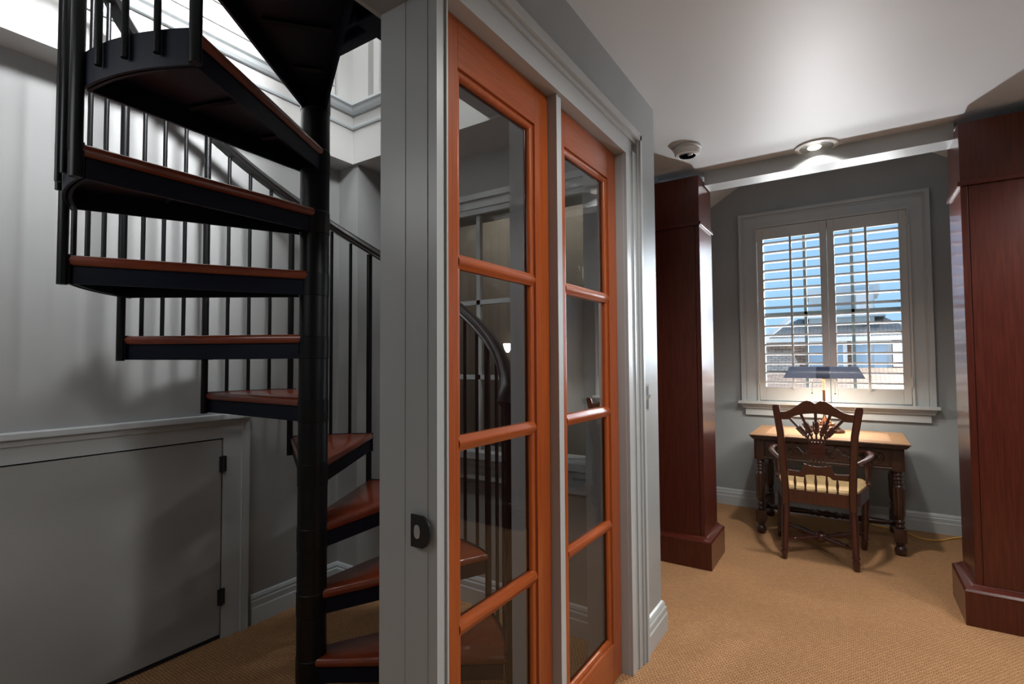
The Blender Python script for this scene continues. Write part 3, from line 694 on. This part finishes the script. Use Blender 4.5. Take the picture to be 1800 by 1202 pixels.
# wheat stalks
fan = [((-.325, .893), (-.277, .835), (-.238, .790), (-.214, .735)), ((-.262, .918), (-.240, .860), (-.216, .805), (-.198, .735)), ((xm, .930), (xm, .870), (xm, .815), (xm, .735)),
       ((-.110, .918), (-.130, .860), (-.154, .805), (-.172, .735)), ((-.046, .893), (-.093, .835), (-.132, .790), (-.156, .735))]
for i, (A_, e0, e1, C_) in enumerate(fan):
    mb = MB()
    P3 = lambda p, o=0: Vector((p[0], cy(p[1])+o, p[1]))
    mb.tube([P3(A_), P3(e0), P3(e1), P3(C_)], [.0085, .0075, .006, .005], 8)
    d = (P3(e1)-P3(e0)); ln = d.length; d.normalize(); sd = d.cross(Vector((0, 1, 0))).normalized()
    # ear of wheat: paired grains
    for q in range(5):
        c0 = P3(e0)+d*(ln*(q+.3)/5)
        for s in (-1, 1):
            g = c0+sd*s*.0085; S = 8; ax = (-d*.7+sd*s*.45).normalized()
            mb.lathe([(.0008, -.013), (.006, -.007), (.0085, 0), (.006, .007), (.0008, .013)], g, 8, ax)
    mb.lathe([(.001, 0), (.011, .004), (.014, .012), (.010, .020), (.004, .026)], P3(e1)-d*.006, 10, d)
    mb.build('wheat_stalk', CW, chair, smooth=True)
# tie band
mb = MB()
for i in range(6):
    z = .735-.0125*i
    mb.box(-.226, -.144, cy(z)-.010-(.003 if i % 2 else 0), cy(z)+.010+(.003 if i % 2 else 0), z-.0125, z)
for i in range(6):
    x = -.2235+i*.0155; mb.box(x-.0045, x+.0045, cy(.745)-.009, cy(.745)+.009, .730, .752)
mb.build('sheaf_tie', CW, chair)
mb = MB()
for i in range(5):
    s = (i-2)/2
    mb.tube([(xm+s*.030, cy(.665), .668), (xm+s*.036, cy(.64), .640), (xm+s*.058, cy(.60), .600)], [.004, .0045, .004], 8)
mb.build('stalk_ends', CW, chair, smooth=True)
# short turned spindles under the lower rail
for x in (-.309, -.254, -.197, -.139, -.085):
    zt_ = samp(bl, x)+.004
    h = zt_-.437
    MB().lathe([(.0045, 0), (.0065, h*.12), (.0045, h*.2), (.0085, h*.55), (.0055, h*.85), (.005, h)], (x, cy(.44), .437), 10, (0, (cy(zt_)-cy(.44))/h, 1)).build('spindle', CW, chair, smooth=True)
# seat frame
fx0, fx1, fyf = -.462, .062, 4.13
ol = [(-.352, 3.672), (-.018, 3.672), (.030, 3.78), (.074, 4.00), (.078, 4.10), (.05, 4.145), (-.185, 4.165), (-.42, 4.145), (-.448, 4.10), (-.444, 4.00), (-.400, 3.78)]
mb = MB(); inn = inset(ol, .035); nn = len(ol)
for i in range(nn):
    j = (i+1) % nn
    mb.loft([[(*ol[i], .362), (*ol[j], .362), (*inn[j], .362), (*inn[i], .362)], [(*ol[i], .440), (*ol[j], .440), (*inn[j], .440), (*inn[i], .440)]])
mb.build('seat_frame', CW, chair)
mb = MB(); s1 = inset(ol, .010); s2 = inset(ol, .026); s3 = inset(ol, .06); cxs, cys = -.185, 3.92
mb.loft([[(*p, .415) for p in s1], [(*p, .448) for p in s1], [(*p, .462) for p in s2], [(*p, .462) for p in s3], [(cxs+(p[0]-cxs)*.4, cys+(p[1]-cys)*.4, .455) for p in ol], [(cxs+(p[0]-cxs)*.02, cys+(p[1]-cys)*.02, .452) for p in ol]])
mb.build('rush_seat', M['rush'], chair, smooth=True)
turned_leg(-.447, 4.120, -.432, 4.105, .366); turned_leg(.044, 4.120, .060, 4.105, .366)
# arms: supports and scrolled arm rests
for s in (-1, 1):
    sx_ = -.444 if s < 0 else .074; 
    bx = -.385 if s < 0 else .012
    mb = MB(); mb.lathe([(.017, 0), (.020, .012), (.013, .022), (.011, .05), (.017, .085), (.021, .11), (.012, .165), (.010, .185), (.016, .195), (.013, .215)], (sx_, 4.03, .438), 14)
    mb.build('arm_support', CW, chair, smooth=True)
    mb = MB(); pts = bez([(bx, 3.655, .628), (bx+s*.040, 3.74, .640), (bx+s*.075, 3.86, .650), (bx+s*.082, 3.96, .654), (bx+s*.068, 4.04, .655), (bx+s*.035, 4.075, .650)], 6)
    nP = len(pts)
    prf = []
    rings = []
    for i, p in enumerate(pts):
        a = Vector(pts[max(i-1, 0)]); b2 = Vector(pts[min(i+1, nP-1)]); tt = (b2-a).normalized(); sdv = tt.cross(Vector((0, 0, 1))).normalized()
        wv = .013+.012*(i/(nP-1))**.7; hh = .010
        rings.append([Vector(p)+sdv*wv*cos(q*R(36))+Vector((0, 0, 1))*hh*sin(q*R(36)) for q in range(10)])
    mb.loft(rings); mb.build('arm_rest', CW, chair, smooth=True)
# crossed turned stretchers with centre boss
hubp = Vector((-.190, 3.90, .106))
MB().lathe([(.006, -.034), (.024, -.028), (.036, -.013), (.036, .013), (.026, .026), (.012, .035), (.001, .040)], hubp, 16).build('stretcher_boss', CW, chair, smooth=True)
for px_, py_ in ((-.372, 3.68), (-.002, 3.68), (-.442, 4.118), (.048, 4.118)):
    e = Vector((px_, py_, .122 if py_ < 4 else .110)); d = hubp-e; ln = d.length
    MB().lathe([(.010, 0), (.011, ln*.2), (.016, ln*.24), (.011, ln*.28), (.021, ln*.5), (.020, ln*.62), (.012, ln*.78), (.016, ln*.82), (.012, ln*.88), (.013, ln*.95)], e, 12, d).build('stretcher', CW, chair, smooth=True)

# ------------------------------------------------------------------ desk lamp
LYY = 4.44; lx = -.172
lamp = thing('desk_lamp', 'banker style desk lamp with blue-grey trough shade on the desk', 'lamp', (lx, LYY, DZ))
mb = MB()
ov = lambda rx, ry, z: [(lx+rx*cos(k*R(15)), LYY+.02+ry*sin(k*R(15)), DZ+z) for k in range(24)]
mb.loft([ov(.125, .085, .001), ov(.125, .085, .016), ov(.112, .074, .024), ov(.100, .064, .026), ov(.094, .058, .040), ov(.07, .045, .048), ov(.05, .035, .052)])
mb.build('base', M['bronze'], lamp, smooth=True)
mb = MB()
for k in range(14):
    a = k*2*math.pi/14; mb.lathe([(.002, -.012), (.009, -.006), (.010, .003), (.005, .011), (.001, .014)], (lx+.055*cos(a), LYY+.02+.038*sin(a), DZ+.058), 8, (cos(a)*.6, sin(a)*.6, 1))
for k in range(9):
    a = k*2*math.pi/9; mb.lathe([(.002, -.010), (.008, -.004), (.009, .003), (.004, .010), (.001, .013)], (lx+.03*cos(a), LYY+.02+.022*sin(a), DZ+.074), 8, (cos(a)*.4, sin(a)*.4, 1))
mb.build('base_ornament', M['brass'], lamp, smooth=True)
MB().lathe([(.018, .05), (.020, .07), (.012, .085), (.016, .10), (.009, .115), (.009, .30), (.013, .31), (.009, .32), (.009, .385), (.014, .395), (.010, .41)], (lx, LYY+.02, DZ), 18).build('stem', M['brass'], lamp, smooth=True)
# trough shade: half-round trapezoid, open underneath
def troughring(x, k=1.0, th=0):
    out = []
    for q in range(13):
        a = R(180*q/12); out.append((x, LYY+(.080-th)*k*cos(a), 1.113+(.088-th)*sin(a)**.8*k))
    return out
mb = MB(); xs = [(-.430, .60), (-.425, .78), (-.385, 1.0), (.045, 1.0), (.088, .78), (.093, .60)]
# flared ends: lower edge longer than the top
def ring2(t):
    out = []
    for q in range(13):
        a = R(180*q/12); s_ = sin(a)
        return_x = 0
        out.append((q, a, s_))
    return out
def shade_mesh(th):
    rings = []
    for f in (0, .02, .25, .45, .55, .75, .98, 1):
        rg = []
        for q in range(13):
            a = R(180*q/12); s_ = sin(a)**.8 if 0 < q < 12 else 0
            xl, xr = -.428+.042*s_, .084-.042*s_
            rg.append((xl+(xr-xl)*f, LYY+(.078-th)*cos(a), 1.113+(.085-th)*s_))
        rings.append(rg)
    return rings
o_, i_ = shade_mesh(0), shade_mesh(.004)
mb.loft(o_, closed=False, caps=False); mb.loft(i_, closed=False, caps=False)
for rg in (o_[0], o_[-1]): mb.bm.faces.new([mb.bm.verts.new(p) for p in rg])
mb.build('lamp_shade', M['shade'], lamp, smooth=True)
mb = MB(); rg = []
for f in (0, 1):
    rr = []
    for q in range(13):
        a = R(180*q/12); s_ = sin(a)**.8 if 0 < q < 12 else 0
        rr.append((lx-.042+.084*f, LYY+.080*cos(a), 1.112+.087*s_))
    rg.append(rr)
mb.loft(rg, closed=False, caps=False); mb.build('shade_bracket', M['shademid'], lamp, smooth=True)
MB().tube([(-.34, LYY, 1.135), (0, LYY, 1.135)], .012, 12).build('bulb_tube', M['bulb'], lamp, smooth=True)
for x in (-.245, -.100):
    mb = MB(); mb.tube([(x, LYY-.01, 1.13), (x, LYY-.01, 1.008)], .0012, 5); mb.lathe([(.001, 0), (.005, .004), (.006, .009), (.002, .016)], (x, LYY-.01, .995), 8); mb.build('pull_chain', M['iron'], lamp)
l = bpy.data.lights.new('lamp_glow', 'AREA'); l.shape = 'RECTANGLE'; l.size = .38; l.size_y = .08; l.energy = 9; l.color = (1, .90, .78)
lo = bpy.data.objects.new('lamp_glow', l); COL.objects.link(lo); lo.location = (lx, LYY, 1.105)
l = bpy.data.lights.new('lamp_upglow', 'SPOT'); l.energy = 90; l.spot_size = R(88); l.spot_blend = .9; l.shadow_soft_size = .02; l.color = (.98, .98, 1)
lo = bpy.data.objects.new('lamp_upglow', l); COL.objects.link(lo); aim(lo, (lx, LYY+.12, 1.165), (.10, 2.75, 2.46))
# downlight's own light
l = bpy.data.lights.new('downlight_glow', 'SPOT'); l.energy = 80; l.spot_size = R(142); l.spot_blend = .9; l.shadow_soft_size = .05; l.color = (1, .95, .88)
lo = bpy.data.objects.new('downlight_glow', l); COL.objects.link(lo); lo.location = (LX, LY, CZ-.045)

# power cord on the floor
pts = bez([(.10, 4.99, .5)][:0]+[(.10, 4.74, .012), (.20, 4.715, .007), (.30, 4.66, .006), (.38, 4.57, .006), (.47, 4.58, .006), (.57, 4.70, .006), (.63, 4.75, .006)], 8)
o = MB().tube(pts, .0055, 8).build('power_cord', M['cord'], smooth=True); tag(o, 'amber power cord lying on the carpet behind the desk, right side', 'cord')

# ------------------------------------------------------------------ neighbouring house seen through the window
def quad_uv(name, pts, m, parent):
    me = bpy.data.meshes.new(name); P3 = [Vector(p) for p in pts]
    nrm = (P3[1]-P3[0]).cross(P3[-1]-P3[0]).normalized()
    lo_ = [p-nrm*.06 for p in P3]; n = len(P3)
    faces = [tuple(range(n)), tuple(range(2*n-1, n-1, -1))]+[(i, i+n, (i+1) % n+n, (i+1) % n) for i in range(n)]
    me.from_pydata([tuple(p) for p in P3+lo_], [], faces)
    uv = me.uv_layers.new(name='UVMap'); ex_ = (P3[1]-P3[0]).normalized(); ey_ = nrm.cross(ex_)
    for poly in me.polygons:
        for li in poly.loop_indices:
            v = me.vertices[me.loops[li].vertex_index].co-P3[0]; uv.data[li].uv = (v.dot(ex_), v.dot(ey_))
    me.materials.append(m); o = bpy.data.objects.new(name, me); COL.objects.link(o); o.parent = parent
    if parent: o.matrix_parent_inverse = parent.matrix_basis.inverted()
    return o
struct('ground_outside', B(-30, 30, 5.2, 45, -4.3, -4.0), mat('street_asphalt', (.10, .10, .10), .9), 'grey ground between the houses')
h = thing('neighbouring_house', 'neighbouring shingled house with white cupola seen through the shutter louvres', 'house', (-.3, 13, -4))
# cupola / dormer box
mb = MB(); mb.box(-.72, .42, 12.6, 13.8, 2.0, 2.62)
for z in (2.12, 2.28, 2.44): mb.box(-.735, .435, 12.585, 13.8, z, z+.03)
mb.build('cupola', M['clap'], h)
mb = MB(); mb.box(-.86, .60, 12.4, 14, 2.10, 2.22); mb.box(-.80, .52, 12.5, 13.9, 2.58, 2.74); mb.box(.12, .40, 12.3, 12.6, 2.22, 2.62); mb.build('cornice', M['clap'], h)
quad_uv('hip_roof', [(-1.6, 11.9, 1.66), (1.15, 11.9, 1.66), (.55, 13.0, 2.14), (-.95, 13.0, 2.14)], M['shingle'], h)
mb = MB(); mb.box(-1.62, 1.17, 11.86, 12.0, 1.60, 1.68); mb.prism([(-2.0, 1.28), (-1.9, 1.28), (-.92, 2.10), (-.98, 2.16)], 11.7, 11.86, 'y'); mb.build('eaves_board', M['clap'], h)
quad_uv('gable_wall', [(-1.9, 12.05, -2), (1.15, 12.05, -2), (1.15, 12.05, 1.6), (-1.9, 12.05, 1.6)], M['shinglebr'], h)
mb = MB(); mb.box(-.75, -.05, 11.95, 12.05, 1.0, 1.62); mb.box(.02, .65, 11.95, 12.05, 1.0, 1.62); mb.box(.66, 1.0, 11.9, 12.05, 1.1, 1.58); mb.build('window_frame', M['clap'], h)
for x0, x1 in ((-.68, -.42), (-.36, -.12), (.09, .31), (.37, .58)): B(x0, x1, 11.92, 11.96, 1.05, 1.55).build('window_pane', M['hwin'], h)
quad_uv('left_roof', [(-2.6, 11.6, 1.02), (-.8, 11.6, 1.02), (-1.0, 11.95, 1.42), (-2.1, 11.95, 1.42)], M['shingle'], h)
quad_uv('lower_roof', [(-3.2, 9.3, .20), (2.4, 9.3, .20), (2.4, 11.9, 1.08), (-3.2, 11.9, 1.08)], M['shinglebr'], h)
quad_uv('lower_wall', [(-3.2, 9.4, -4), (2.4, 9.4, -4), (2.4, 9.4, .22), (-3.2, 9.4, .22)], M['clap'], h)
